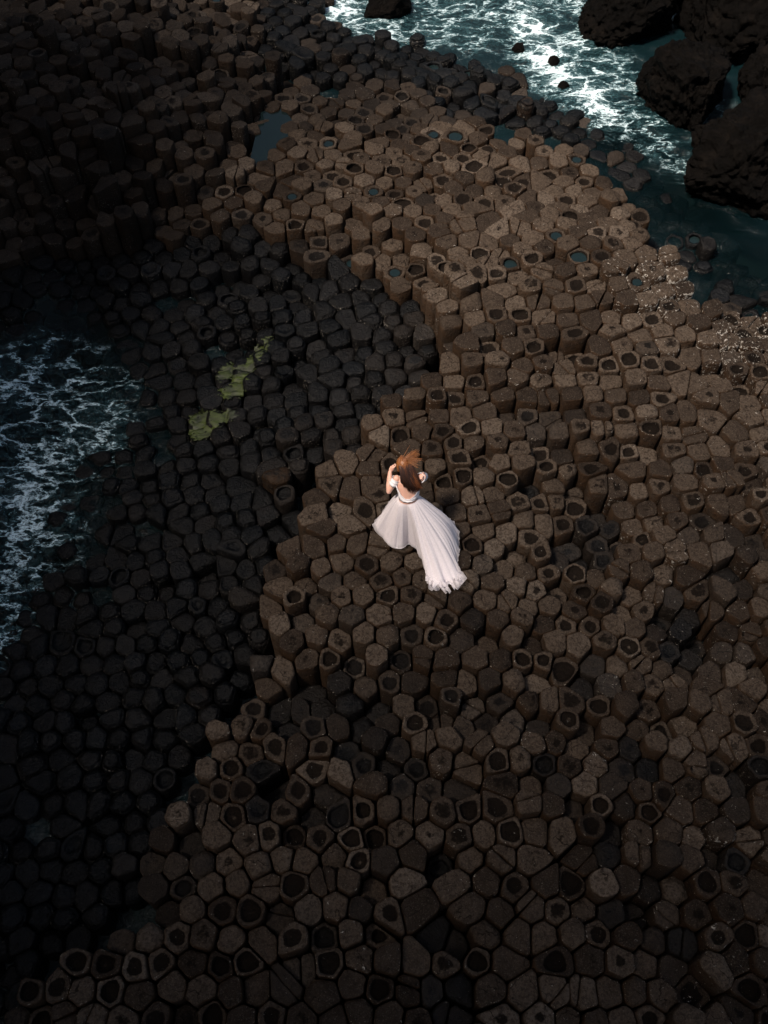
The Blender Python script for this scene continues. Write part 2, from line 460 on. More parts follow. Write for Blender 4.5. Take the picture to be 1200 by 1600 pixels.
for i, c in enumerate(cells):
    if c is None or len(c) < 4: continue
    x, y = pts[i]
    jx, jy = x + .45 * fbm(x, y, 8.8, 3, .9) + RNG.normal(0, .06), y + .45 * fbm(x, y, 14.8, 3, .9) + RNG.normal(0, .06)
    zn = next((z for z in ORDER if z.inside(jx, jy)), None)
    if zn is None: continue
    g, area = centroid(c)
    if area > .55: continue
    h = zn.z(x, y)
    jit = zn.jitter
    low = fbm(x, y, 3.1, 3, .55)
    u, v, dep = to_px(x, y, h)
    near = math.hypot(x - PERSON_G[0] - .2, y - PERSON_G[1] + .3)
    calm = float(sstep(.8, 1.9, near))
    r = RNG.random()
    if zn is ZC: jit = .036 + .045 * float(sstep(800, 950, u)) * float(sstep(680, 800, v)) 
    dh = RNG.normal(0, jit) + low * .16
    if r < (.05 + .12 * float(sstep(520, 800, v)) if zn is ZC else .12): dh -= RNG.uniform(.10, .32)
    elif r > .95: dh += RNG.uniform(.05, .17)
    if zn is ZT and RNG.random() < .25: dh += RNG.uniform(-.25, .15)
    if zn is ZT and math.hypot(x - TALL[0], y - TALL[1]) < .55: dh += .45
    h += dh * calm * (1 if zn is not ZS else .8) + (1 - calm) * RNG.normal(0, .018)
    if POOL.inside(x, y): h = -.95
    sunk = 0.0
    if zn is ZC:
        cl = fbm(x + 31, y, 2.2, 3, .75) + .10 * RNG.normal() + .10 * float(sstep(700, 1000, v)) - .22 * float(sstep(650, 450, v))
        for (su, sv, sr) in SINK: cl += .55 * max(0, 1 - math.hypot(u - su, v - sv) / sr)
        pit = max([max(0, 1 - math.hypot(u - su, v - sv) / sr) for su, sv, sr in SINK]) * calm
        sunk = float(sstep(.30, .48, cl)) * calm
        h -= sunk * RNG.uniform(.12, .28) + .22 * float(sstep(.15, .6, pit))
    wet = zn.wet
    if sunk > .3: wet = RNG.uniform(.2, .5)  # sunken columns: their shade is put into the colour
    if zn is ZC and pit > .22: wet = RNG.uniform(.55, .88)  # deepest pits get the strongest painted shade
    if zn is ZC:                       # stones next to the sea stay damp
        if v < 260 and v < 120 + .15 * (1000 - u): wet = .25 * RNG.random()
        if h < -.62: wet = max(wet, .2 + .3 * RNG.random())
        if RNG.random() < .02: wet = max(wet, .35)
    if zn is ZT: wet = .25 + .35 * RNG.random()  # terrace stones darkened through their colour, by a random amount
    if zn in (ZF, ZS):
        wet = float(np.clip(1.0 - .5 * max(0, (h + .72)) / .3 * (zn is ZS) - .08 * RNG.random(), .78, 1))
        if zn is ZF and RNG.random() < .12: wet = .55
    lich = 0.0
    if zn is ZC:
        lich = max(0, 1 - math.hypot((u - 1040) / 110, (v - 440) / 80)) * 1.3 + max(0, 1 - math.hypot((u - 1160) / 90, (v - 520) / 70)) * 1.2
        lich += .28 * float(sstep(850, 1150, u)) * float(sstep(420, 560, v)) * (RNG.random() < .7) + .14
        if RNG.random() < .06: lich += .35
        lich = min(lich, 1.15)
    if zn is ZT: lich = .12
    rust = max([max(0, 1 - math.hypot(x - a[0], y - a[1]) / .38) for a in RUST_AT])
    rust = (.6 if zn is ZF else .3) if rust > .25 else 0
    if zn is ZC and RNG.random() < .10 + .14 * float(sstep(850, 1000, v)): low -= RNG.uniform(.5, 1.1)
    cols.append(dict(i=i, c=c, p=np.array((x, y)), h=h, z=zn, wet=wet, lich=lich, rust=rust, area=area, u=u, v=v, dep=dep, tone=float(np.clip(RNG.normal(.52, .24) + low * .35, .05, .98))))
byi = {d['i']: d for d in cols}
for d in cols:
    hs = [byi[j]['h'] for j in NB[d['i']][:8] if j in byi]
    d['bot'] = min(hs + [d['h']]) - .75

def ring_profile(d, poly, split):
    """rounded outline of one column"""
    c, _ = centroid(poly)
    wetz = d['z'] in (ZS, ZF)
    gap = RNG.uniform(.009, .021) - (.004 if wetz else 0) - (.005 if split else 0)
    P = poly.copy()
    rel = P - c
    rad = np.linalg.norm(rel, axis=1)
    P = c + rel * (1 - gap / np.maximum(rad * .86, .05))[:, None]
    # drop very short edges
    Q = []
    for k in range(len(P)):
        if np.linalg.norm(P[k] - P[k - 1]) > .045: Q.append(P[k])
    if len(Q) < 3: Q = list(P)
    cut = RNG.uniform(.13, .22) if wetz else RNG.uniform(.08, .19)
    out = []
    n = len(Q)
    for k in range(n):
        a, b = Q[k], Q[(k + 1) % n]
        out.append(a + (b - a) * cut)
        if np.linalg.norm(b - a) > .14: out.append(a + (b - a) * .5 + RNG.normal(0, .005, 2))
        out.append(a + (b - a) * (1 - cut))
    return np.array(out), c
def build_column(d, poly, dome_scale=1.0, split=False):
    O, c = ring_profile(d, poly, split)
    n = len(O)
    wetz = d['z'] in (ZS, ZF)
    rel = O - c
    rad = np.linalg.norm(rel, axis=1)
    rin = rad.min() * .96; rm = rad.mean()
    ang = np.arctan2(rel[:, 1], rel[:, 0])
    circ = np.stack([np.cos(ang), np.sin(ang)], 1)
    h = 0.0
    bot = d['bot'] - d['h']
    bev = RNG.uniform(.012, .028) + (RNG.uniform(.006, .02) if wetz else 0)
    q = RNG.random()
    if split: kind = 'flat'
    elif wetz: kind = 'dish' if q < .05 else ('dome' if q < .72 else 'flat')
    else:
        up = float(sstep(700, 200, d['v']))
        pd = .21 + .15 * float(sstep(950, 1150, d['v'])) * float(sstep(800, 650, d['u']))
        if d['z'] is ZT: pd = .08
        kind = 'dish' if q < pd else ('dome' if q < pd + .22 else 'flat')
    s0 = RNG.uniform(.74, .92); dep = RNG.uniform(.04, .10)
    deep = kind == 'dish' and RNG.random() < .42
    if deep: dep = RNG.uniform(.07, .15)
    dome = {'dome': RNG.uniform(.02, .06), 'flat': RNG.uniform(-.008, .012), 'dish': 0}[kind] * (.6 if wetz else 1)
    off = RNG.normal(0, .022, 2) if kind == 'dish' else RNG.normal(0, .01, 2)
    tilt = RNG.normal(0, {ZC: .045, ZT: .11, ZF: .07, ZS: .075}[d['z']], 2)
    sstain = 0.0
    if kind != 'dish' and not split and RNG.random() < .38: sstain = RNG.uniform(.3, .7)
    so = RNG.uniform(.3, .7)
    wa = (RNG.uniform(0, .09), RNG.uniform(0, .07), RNG.uniform(0, 6.28), RNG.uniform(0, 6.28))
    V = []; ST = []; SD = []
    def ring(s, z, blend=0.0, st=0.0, sd=0.0, amp=.004):
        wob = (1 + (wa[0] * np.sin(2 * ang + wa[2]) + wa[1] * np.sin(3 * ang + wa[3])) * min(1, blend * 1.3))[:, None]
        base = (rel * s * (1 - blend) + circ * rin * s * blend) * wob
        xy = base + off * (1 - s)
        nz = RNG.normal(0, amp, n)
        zz = z + nz + xy @ tilt * (0 if sd > .5 and z < -.2 else 1)
        for k in range(n):
            V.append((xy[k][0], xy[k][1], zz[k])); ST.append(st); SD.append(sd)
    ring(1.0, bot, sd=1)
    ring(1.0 + RNG.normal(0, .008), -.30, sd=1, amp=.02)
    ring(1.0, -bev * 1.6, sd=1)
    ring(1 - .35 * bev / rm, -bev * .55, sd=.6)
    ring(1 - 1.3 * bev / rm, 0.0, sd=0.0)
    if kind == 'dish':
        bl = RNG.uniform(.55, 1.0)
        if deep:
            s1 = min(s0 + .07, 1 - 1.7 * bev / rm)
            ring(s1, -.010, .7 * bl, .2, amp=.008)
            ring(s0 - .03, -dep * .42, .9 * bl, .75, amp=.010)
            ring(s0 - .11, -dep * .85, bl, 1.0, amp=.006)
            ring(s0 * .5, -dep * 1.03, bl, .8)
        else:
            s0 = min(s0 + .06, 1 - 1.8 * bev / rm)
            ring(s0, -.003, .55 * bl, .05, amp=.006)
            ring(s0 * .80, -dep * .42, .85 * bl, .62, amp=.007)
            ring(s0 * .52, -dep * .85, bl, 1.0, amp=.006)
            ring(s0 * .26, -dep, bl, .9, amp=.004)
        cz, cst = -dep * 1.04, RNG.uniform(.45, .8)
    else:
        for s in (.8, .55, .28):
            ring(s, dome * (1 - s * s), (1 - s) * .6, sstain * float(sstep(so + .35, so - .2, s)), amp=.0055)
        cz, cst = dome, sstain
    V.append((off[0], off[1], cz)); ST.append(cst); SD.append(0)
    nr = (len(V) - 1) // n
    F = []
    for r_ in range(nr - 1):
        for k in range(n):
            k2 = (k + 1) % n
            F.append((r_ * n + k, r_ * n + k2, (r_ + 1) * n + k2, (r_ + 1) * n + k))
    last = (nr - 1) * n
    for k in range(n): F.append((last + k, last + (k + 1) % n, len(V) - 1))
    V = np.array(V)
    N = len(V)
    rimb = np.array([1.0 if (SD[k] > .2) else .55 for k in range(N)])
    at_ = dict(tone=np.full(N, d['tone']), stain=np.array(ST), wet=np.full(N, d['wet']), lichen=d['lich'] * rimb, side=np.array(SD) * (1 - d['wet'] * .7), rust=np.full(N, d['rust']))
    pud = None
    if kind == 'dish':
        rr = rin * (s0 - .045)
        pud = (off * (1 - s0), rr * (1 if deep else .74), -dep * (.55 if deep else .5))
    return c, V, F, at_, pud

pieces = []
for d in cols:
    parts = [(d['c'], False)]
    if d['z'] in (ZC, ZT) and RNG.random() < .075:          # a column cracked across
        a = RNG.uniform(0, math.pi); nrm = np.array((math.cos(a), math.sin(a))); m = d['p'] + RNG.normal(0, .04, 2)
        halves = []
        for sg in (1, -1):
            poly = list(d['c']); k = [sg * float(np.dot(p - m, nrm)) for p in poly]; out = []
            for q in range(len(poly)):
                b = (q + 1) % len(poly)
                if k[q] <= 0: out.append(poly[q])
                if (k[q] <= 0) != (k[b] <= 0):
                    t = k[q] / (k[q] - k[b]); out.append(poly[q] + (poly[b] - poly[q]) * t)
            halves.append(np.array(out))
        if all(len(h) >= 3 and centroid(h)[1] > .035 for h in halves): parts = [(h, True) for h in halves]
    for poly, sp in parts:
        c, V, F, A, pud = build_column(d, poly, split=sp)
        dd = dict(d)
        if sp:
            dd['h'] = d['h'] + RNG.normal(0, .012)
        pieces.append((dd, c, V, F, A, pud))

def piece_of(d):
    z, u, v = d['z'], d['u'], d['v']
    if z is ZC:
        if v < 270: return 'causeway_upper'
        if v < 400: return 'causeway_saddle'
        if v < 560: return 'causeway_ridge'
        if v < 730: return 'causeway_shoulder'
        if v < 930: return 'causeway_landing'
        if v < 1120: return 'causeway_promontory'
        if v < 1350: return 'causeway_apron'
        return 'causeway_foreground'
    if z is ZS: return 'tidal_shelf_upper' if v < 560 else ('tidal_shelf_middle' if v < 780 else 'tidal_shelf_lower')
    return {ZT: 'terrace', ZF: 'shoreline'}[z]
groups = {}
for p in pieces: groups.setdefault(piece_of(p[0]), []).append(p)
def finish(me, A):
    for k, v in A.items(): add_attr(me, k, v)
n_obj = 0
for gname, lst in groups.items():
    root = struct(gname)
    def size(p):
        d = p[0]
        vis = -10 < d['u'] < 1210 and -10 < d['v'] < 1610
        return (vis, d['area'] / d['dep'] ** 2)
    lst.sort(key=size, reverse=True)
    seen = [p for p in lst if size(p)[0]]
    own = seen[:300]; rest = lst[len(own):]
    for d, c, V, F, A, pud in own:
        me = mesh('stone', V, F); finish(me, A)
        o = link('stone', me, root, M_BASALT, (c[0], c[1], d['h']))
        n_obj += 1
        up = d['v'] < 470 and d['z'] is not ZS and d['u'] > 330
        if pud and RNG.random() < (.2 if up else 0) and d['z'] is not ZS:
            po, pr, pz = pud
            pv = [(po[0] + pr * (1 + RNG.normal(0, .03)) * math.cos(k * math.tau / 16), po[1] + pr * (1 + RNG.normal(0, .03)) * math.sin(k * math.tau / 16), pz) for k in range(16)]
            link('puddle', mesh('puddle', pv, [tuple(range(16))], False), o, M_POOL)
    if rest:
        VV, FF, AA, n0 = [], [], {}, 0
        for d, c, V, F, A, pud in rest:
            VV.append(V + np.array((c[0], c[1], d['h'])))
            FF += [tuple(k + n0 for k in f) for f in F]
            for k, v in A.items(): AA.setdefault(k, []).append(v)
            n0 += len(V)
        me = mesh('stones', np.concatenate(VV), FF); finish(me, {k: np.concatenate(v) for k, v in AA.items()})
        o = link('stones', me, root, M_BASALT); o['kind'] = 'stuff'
print('columns', len(pieces), 'objects', n_obj, {k: (len(v), sum(-10 < p[0]['u'] < 1210 and -10 < p[0]['v'] < 1610 for p in v)) for k, v in groups.items()})

# ------------------------------------------------------------------ sea bed and sea
bed = link('sea_bed', mesh('sea_bed', [(-900, -900, -3.2), (900, -900, -3.2), (900, 2500, -3.2), (-900, 2500, -3.2)], [(0, 1, 2, 3)], False), None,
           mat_simple('sea_bed_rock', (.012, .016, .016), .9, 2.0))
bed['kind'] = 'structure'
def axis(lo, hi, step, far_lo, far_hi):
    a = list(np.arange(lo, hi, step))
    s = step
    while a[-1] < far_hi: s *= 1.35; a.append(a[-1] + s)
    s = step; b = []
    p = lo
    while p > far_lo: s *= 1.35; p -= s; b.append(p)
    return np.array(b[::-1] + a)
FOAM = [(530, 15, 45, .8), (560, 35, 40, .55), (600, 45, 40, .5), (650, 60, 40, .42), (690, 40, 50, .42), (740, 55, 50, .36), (770, 20, 50, .34), (830, 45, 45, .75), (850, 85, 42, .74), (880, 120, 42, .8),
        (920, 150, 38, .82), (940, 172, 28, .85), (900, 70, 50, .5), (940, 110, 45, .45), (820, 5, 50, .5), (700, 0, 60, .4), (900, 10, 50, .3), (980, 130, 40, .34), (1000, 190, 45, .30), (1030, 225, 40, .26), (1075, 265, 30, .22), (1100, 225, 22, .3),
        (1060, 260, 30, .2), (640, -40, 120, .4), (850, -60, 150, .4), (1045, 20, 25, .3), (1130, 170, 25, .22), (955, 195, 30, .5), (1180, 90, 25, .15),
        (20, 600, 60, .42), (60, 640, 60, .44), (110, 590, 55, .3), (130, 650, 50, .44), (160, 690, 40, .34), (60, 720, 60, .46), (20, 770, 55, .52), (70, 790, 45, .4), (30, 840, 45, .46), (90, 840, 30, .3),
        (15, 900, 40, .4), (40, 950, 35, .32), (10, 990, 35, .36), (180, 610, 40, .2), (60, 560, 50, .25), (-60, 700, 120, .45), (-60, 900, 100, .4), (380, 515, 14, .0)]
FG = np.array([[*at(u, v, SEA_Z), r * 1.0 / 60.0, k] for u, v, r, k in FOAM])
xs = axis(-14.0, 15.0, .11, -700, 700); ys = axis(2.0, 31.0, .11, -500, 2200)
X, Y = np.meshgrid(xs, ys)
foam = np.zeros_like(X)
for gx, gy, gr, gk in FG:
    foam = np.maximum(foam, gk * np.exp(-(((X - gx) ** 2 + (Y - gy) ** 2) / (gr * 1.05) ** 2)))
far = sstep(27, 40, Y)
foam = np.maximum(foam, far * .12)
Z = np.zeros_like(X)
core = (X > -15) & (X < 16) & (Y > 1) & (Y < 33)
idx = np.argwhere(core)
for a, b in idx:
    x, y = X[a, b], Y[a, b]
    if y < 15 and x > -3: continue
    w = fbm(x, y, 1.7, 3, .45) * .16 + fbm(x * 1.1, y * 1.6, 5.2, 3, 1.7) * .07
    Z[a, b] = w + foam[a, b] * .05
Z[~core] = .1 * np.sin(X[~core] * .3 + Y[~core] * .23)
shallow = np.zeros_like(X)
for gx, gy, gr in [(*at(110, 720, SEA_Z), 3.6), (*at(60, 880, SEA_Z), 2.6), (*at(1060, 320, SEA_Z), 2.6), (*at(150, 560, SEA_Z), 2.4), (*at(960, 230, SEA_Z), 1.3), (*at(1160, 430, SEA_Z), 2.2)]:
    shallow = np.maximum(shallow, np.exp(-((X - gx) ** 2 + (Y - gy) ** 2) / gr ** 2))
ny, nx = X.shape
SV = np.stack([X.ravel(), Y.ravel(), (SEA_Z + Z).ravel()], 1)
me = bpy.data.meshes.new('sea')
ii = np.arange(nx * ny).reshape(ny, nx)
quads = np.stack([ii[:-1, :-1], ii[:-1, 1:], ii[1:, 1:], ii[1:, :-1]], -1).reshape(-1, 4)
me.vertices.add(len(SV)); me.vertices.foreach_set('co', SV.ravel())
me.loops.add(quads.size); me.loops.foreach_set('vertex_index', quads.ravel())
me.polygons.add(len(quads)); me.polygons.foreach_set('loop_start', np.arange(0, quads.size, 4))
me.polygons.foreach_set('use_smooth', np.ones(len(quads), bool))
me.update(); me.validate()
add_attr(me, 'foam', foam.ravel()); add_attr(me, 'shallow', shallow.ravel())
sea = link('sea', me, None, M_SEA); sea['kind'] = 'structure'

# ------------------------------------------------------------------ boulders
def boulder(name, u, v, z0, size, label, seed, rot=0.0, sub=6, rough=.34, cat='boulder', group=None):
    bm = bmesh.new(); bmesh.ops.create_icosphere(bm, subdivisions=sub, radius=1)
    br = np.random.default_rng(seed * 77)
    planes = []
    for _ in range(34):
        n = Vector(br.normal(0, 1, 3)).normalized(); planes.append((n, br.uniform(.72, 1.02)))
    for vt in bm.verts:
        p = vt.co.copy()
        q = p * 1.12
        for n, dist in planes:                               # broken, flat faces
            dd = q.dot(n) - dist
            if dd > 0: q -= n * dd * .92
        k = 1 + rough * .55 * fbm(p.x, p.y, p.z + seed * 13.1, 4, 1.3)
        if sub > 3:
            dv = mnoise.voronoi(p * 2.6 + Vector((seed * 5.1, 0, 0)))[0]
            k -= .07 * max(0, 1 - (dv[1] - dv[0]) / .10)      # fractures
            k += .20 * fbm(p.x, p.y, p.z + seed, 4, 4.5) + .09 * fbm(p.x, p.y, p.z + seed * 2, 3, 14)
        q *= k
        vt.co = Vector((q.x * size[0], q.y * size[1], q.z * size[2]))
    me = bpy.data.meshes.new(name); bm.to_mesh(me); bm.free()
    me.polygons.foreach_set('use_smooth', [True] * len(me.polygons))
    g = at(u, v, z0)
    o = link(name, me, None, M_BOULDER, (g[0], g[1], z0)); o.rotation_euler.z = rot
    tag(o, label, cat, group)
    return o
boulder('boulder', 1066, 135, -1.0, (1.15, 1.25, 1.25), 'rounded black boulder with dark water on both sides, near the top right', 1, .3)
boulder('boulder', 990, 10, -1.0, (1.5, 1.3, 1.15), 'black boulder right of the white surf at the top edge', 2, .8)
boulder('boulder', 1150, 20, -.9, (1.6, 1.6, 1.35), 'black boulder in the top right corner behind the others', 3, 1.4)
boulder('boulder', 1175, 250, -1.0, (1.75, 1.5, 1.4), 'broad black boulder lowest of the group at the right edge', 4, .2)
boulder('boulder', 1205, 130, -1.0, (.75, 1.0, 1.0), 'narrow black boulder at right edge between two bigger ones', 5, 2.0)
boulder('boulder', 608, 12, -1.35, (.75, .55, .55), 'small black rock in the white surf at the top edge', 6, .4, 4)
boulder('boulder', 866, 97, -1.42, (.17, .15, .2), 'tiny black rock in white surf, farther from the shore', 7, .4, 3)
boulder('boulder', 880, 138, -1.42, (.15, .14, .2), 'tiny black rock in white surf, nearest the shore stones', 8, .9, 3)
boulder('boulder', 810, 78, -1.42, (.20, .15, .2), 'low dark rock awash off the black shore stones', 9, .2, 3)

# ------------------------------------------------------------------ tide pools and algae
def sheet(name, pxs, z, mat, n=1, parent=None):
    P = [at(u, v, z) for u, v in pxs]
    me = mesh(name, [(p[0], p[1], z) for p in P], [tuple(range(len(P)))[::-1]], False)
    o = link(name, me, parent, mat)
    return o
tp = sheet('tide_pool', [(600 + (u - 425) * 1.15 - 175, 215 + (v - 215) * 1.15) for u, v in POOL_PX], -.66, M_POOL); tp['kind'] = 'structure'
CENT = np.array([d['p'] for d in cols]); CH = np.array([d['h'] for d in cols])
def algae(name, pxs, z, label, seed):
    out = np.array([at(u, v, z) for u, v in pxs])
    c = out.mean(0)
    Q = np.roll(out, -1, 0)
    def ins(x, y):
        cc = (out[:, 1] > y) != (Q[:, 1] > y)
        with np.errstate(divide='ignore', invalid='ignore'):
            xx = (Q[:, 0] - out[:, 0]) * (y - out[:, 1]) / (Q[:, 1] - out[:, 1]) + out[:, 0]
        return (cc & (x < xx)).sum() % 2
    def edge(x, y):
        ab = Q - out; ap = np.array((x, y)) - out
        t = np.clip((ap * ab).sum(1) / (ab * ab).sum(1), 0, 1)
        return float(np.sqrt(((ap - ab * t[:, None]) ** 2).sum(1)).min())
    st = .026
    (bx0, by0), (bx1, by1) = out.min(0) - .25, out.max(0) + .25
    gxs = np.arange(bx0, bx1, st); gys = np.arange(by0, by1, st)
    bm = bmesh.new(); vid = {}
    def vert(a, b):
        if (a, b) not in vid:
            x, y = gxs[a], gys[b]
            d2 = ((CENT - (x, y)) ** 2).sum(1); k = np.argpartition(d2, 3)[:3]; k = k[np.argsort(d2[k])]
            joint = math.sqrt(d2[k[1]]) - math.sqrt(d2[k[0]])
            w = np.exp(-d2[k] / .022); hh = float((w * CH[k]).sum() / w.sum())
            zz = hh + .026 - .055 * max(0, 1 - joint / .13) ** 1.5 + .035 * fbm(x + y * .6, y * 2.4, seed, 4, 6)
            vid[(a, b)] = bm.verts.new((x - c[0], y - c[1], zz - z))
        return vid[(a, b)]
    for a in range(len(gxs) - 1):
        for b in range(len(gys) - 1):
            x, y = gxs[a] + st / 2, gys[b] + st / 2
            sd = edge(x, y) * (1 if ins(x, y) else -1)
            if sd + .16 * fbm(x, y, seed + 4, 4, 3.2) + .20 * fbm(x, y * 1.8, seed + 9, 3, 11) > .0:
                bm.faces.new((vert(a, b), vert(a + 1, b), vert(a + 1, b + 1), vert(a, b + 1)))
    me = bpy.data.meshes.new(name); bm.to_mesh(me); bm.free()
    me.polygons.foreach_set('use_smooth', [True] * len(me.polygons))
    o = link(name, me, None, M_ALGAE, (c[0], c[1], z))
    md = o.modifiers.new('s', 'SOLIDIFY'); md.thickness = .012
    tag(o, label, 'algae')
algae('algae_mat', [(395, 525), (420, 522), (420, 540), (408, 560), (392, 572), (388, 590), (380, 612), (352, 620), (340, 612), (345, 602), (360, 598), (362, 580), (340, 582), (338, 562), (352, 556), (378, 556), (388, 545)], -.93, 'green algae in an elongated curved strip on the black stones', 1)
algae('algae_mat', [(294, 636), (312, 632), (340, 642), (365, 640), (372, 650), (345, 660), (330, 672), (305, 680), (292, 672), (298, 655)], -.97, 'green algae in a short squarish patch, nearer the left surf', 2)


# ------------------------------------------------------------------ made-up cliff outside the picture, its skyline shaped to shade near and left stones
def shade_headland():
    xs = np.concatenate([np.linspace(-14.5, -27, 18), np.linspace(-30, -75, 16)]); ys = np.linspace(-60, 75, 100)
    V, F = [], []
    for y in ys:
        for x in xs:
            k = float(sstep(-15, -26, x))
            wall = float(sstep(-17.5, -21.5, y))
            top = float(np.interp(y, [-30, -7, -4, -.5, 2, 9, 13, 75], [50.5, 50.5, 50.0, 50.0, 55.5, 55.5, 40, 40])) + 60 * wall
            z = -2.5 + k * (top + 2) + (1.6 * fbm(x, y, 2.0, 4, .09) + 1.0 * fbm(x, y, 9.0, 3, .4)) * k
            V.append((x, y, z))
    nx = len(xs)
    for j in range(len(ys) - 1):
        for i in range(nx - 1):
            F.append((j * nx + i, (j + 1) * nx + i, (j + 1) * nx + i + 1, j * nx + i + 1))
    o = link('shade_headland', mesh('shade_headland', V, F), None, M_BOULDER); o['kind'] = 'structure'
shade_headland()

# ------------------------------------------------------------------ the person in the white gown
def tube(bm, path, radii, seg=12, flat=None, cap=True):
    """tapered tube along a path; flat = (axis, factor) squashes the section"""
    path = [Vector(p) for p in path]
    rings = []
    for k, p in enumerate(path):
        d = (path[min(k + 1, len(path) - 1)] - path[max(k - 1, 0)]).normalized()
        ref = Vector((1, 0, 0)) if abs(d.x) < .8 else Vector((0, 1, 0))
        a = d.cross(ref).normalized(); b = d.cross(a).normalized()
        r = radii[k]; ra, rb = r if isinstance(r, tuple) else (r, r)
        rings.append([bm.verts.new(p + b * ra * math.cos(t * math.tau / seg) + a * rb * math.sin(t * math.tau / seg)) for t in range(seg)])
    for A, B in zip(rings, rings[1:]):
        for t in range(seg):
            bm.faces.new((A[t], A[(t + 1) % seg], B[(t + 1) % seg], B[t]))
    if cap:
        bm.faces.new(rings[0][::-1]); bm.faces.new(rings[-1])
    return rings
def ball(bm, c, r, rot=None):
    m = Matrix.Translation(Vector(c)) @ (rot.to_matrix().to_4x4() if rot else Matrix.Identity(4)) @ Matrix.Diagonal((*r, 1))
    bmesh.ops.create_icosphere(bm, subdivisions=3, radius=1, matrix=m)

pz0 = 0.03
person = empty('person', (PERSON_G[0], PERSON_G[1], pz0))
person.rotation_euler.z = 0
tag(person, 'woman in a flowing white gown with windblown red hair, standing on the stones', 'person')
# joints, metres from the feet; +Y is away from the viewer
PEL = Vector((0, .0, .92)); WAI = Vector((0, .02, 1.06)); CHE = Vector((-.005, .10, 1.25)); SHO = Vector((-.015, .165, 1.39)); NEK = Vector((-.04, .215, 1.45)); HED = Vector((-.085, .285, 1.545))
bm = bmesh.new()
tube(bm, [(0, -.01, .80), PEL, (0, .01, .99), WAI, (0, .06, 1.16), CHE, (-.01, .14, 1.33), SHO, (-.025, .185, 1.425)],
     [(.13, .075), (.14, .082), (.14, .088), (.135, .092), (.145, .097), (.165, .102), (.172, .096), (.135, .07), (.065, .055)], 20)
for sx in (-1, 1):
    tube(bm, [(.085 * sx, 0, .88), (.085 * sx, .015, .5), (.085 * sx, -.01, .46), (.08 * sx, -.02, .3), (.08 * sx, -.02, .07)], [.085, .055, .053, .05, .034], 12)
    tube(bm, [(.08 * sx, -.06, .035), (.08 * sx, .0, .04), (.085 * sx, .08, .03), (.085 * sx, .15, .02)], [.028, .036, .036, .022], 10)
tube(bm, [SHO + Vector((0, 0, .01)), NEK, (-.06, .24, 1.50)], [.058, .048, .05], 14)
hrot = Matrix.Rotation(R(-38), 3, 'X') @ Matrix.Rotation(R(-14), 3, 'Y') @ Matrix.Rotation(R(18), 3, 'Z')
hq = hrot.to_quaternion()
def hp(x, y, z): return HED + hrot @ Vector((x, y, z))
ball(bm, hp(0, -.01, .02), (.076, .096, .098), hq); ball(bm, hp(0, .03, -.05), (.058, .062, .066), hq)      # cranium, jaw
tube(bm, [hp(0, .088, .02), hp(0, .108, -.018), hp(0, .092, -.03)], [.008, .014, .010], 8)                   # nose
ball(bm, hp(0, .088, -.058), (.022, .010, .009), hq); ball(bm, hp(0, .082, -.092), (.02, .014, .014), hq)    # lips, chin
for sx in (-1, 1):
    ball(bm, hp(.077 * sx, -.005, -.01), (.010, .020, .030), hq)                                             # ears
# the arm at her left in the picture: elbow out, hand raised to the cheek
def hand(bm, wrist, palm_dir, palm_n, thumb_side, curl, s=1.0):
    d = Vector(palm_dir).normalized(); n = Vector(palm_n); n = (n - d * n.dot(d)).normalized(); w = d.cross(n).normalized() * thumb_side
    W = Vector(wrist)
    tube(bm, [W, W + d * .03 * s, W + d * .07 * s, W + d * .09 * s], [.024 * s, (.036 * s, .018 * s), (.042 * s, .016 * s), (.038 * s, .013 * s)], 12)
    for k, (off, L) in enumerate(((.030, .068), (.010, .078), (-.011, .072), (-.031, .056))):
        p = W + d * .078 * s + w * off * s
        q = [p]; dd = d.copy()
        for sg, c in ((.42, .5), (.32, 1.0), (.26, .9)):
            dd = (dd + n * curl * c).normalized(); p = p + dd * L * sg * s; q.append(p)
        tube(bm, q, [.0098 * s, .0092 * s, .0084 * s, .0062 * s], 8)
    p = W + d * .025 * s + w * .030 * s
    q = [p, p + (d * .6 + w * .7 + n * .2).normalized() * .038 * s]
    q.append(q[-1] + (d + w * .25 + n * .45).normalized() * .03 * s); q.append(q[-1] + (d + n * .5).normalized() * .024 * s)
    tube(bm, q, [.014 * s, .0115 * s, .010 * s, .0075 * s], 8)
SHL = Vector((-.185, .165, 1.375)); ELL = Vector((-.300, .075, 1.145)); WRL = Vector((-.282, .315, 1.345))
tube(bm, [(-.09, .16, 1.37), SHL, SHL.lerp(ELL, .5), ELL], [.055, .053, .046, .038], 12)
ball(bm, SHL, (.054, .054, .052)); ball(bm, ELL, (.039, .039, .039))
tube(bm, [ELL, ELL.lerp(WRL, .3), ELL.lerp(WRL, .7), WRL], [.042, .050, .042, .030], 12)
hand(bm, WRL, (.45, .35, .75), (.9, .1, -.3), 1, .30)
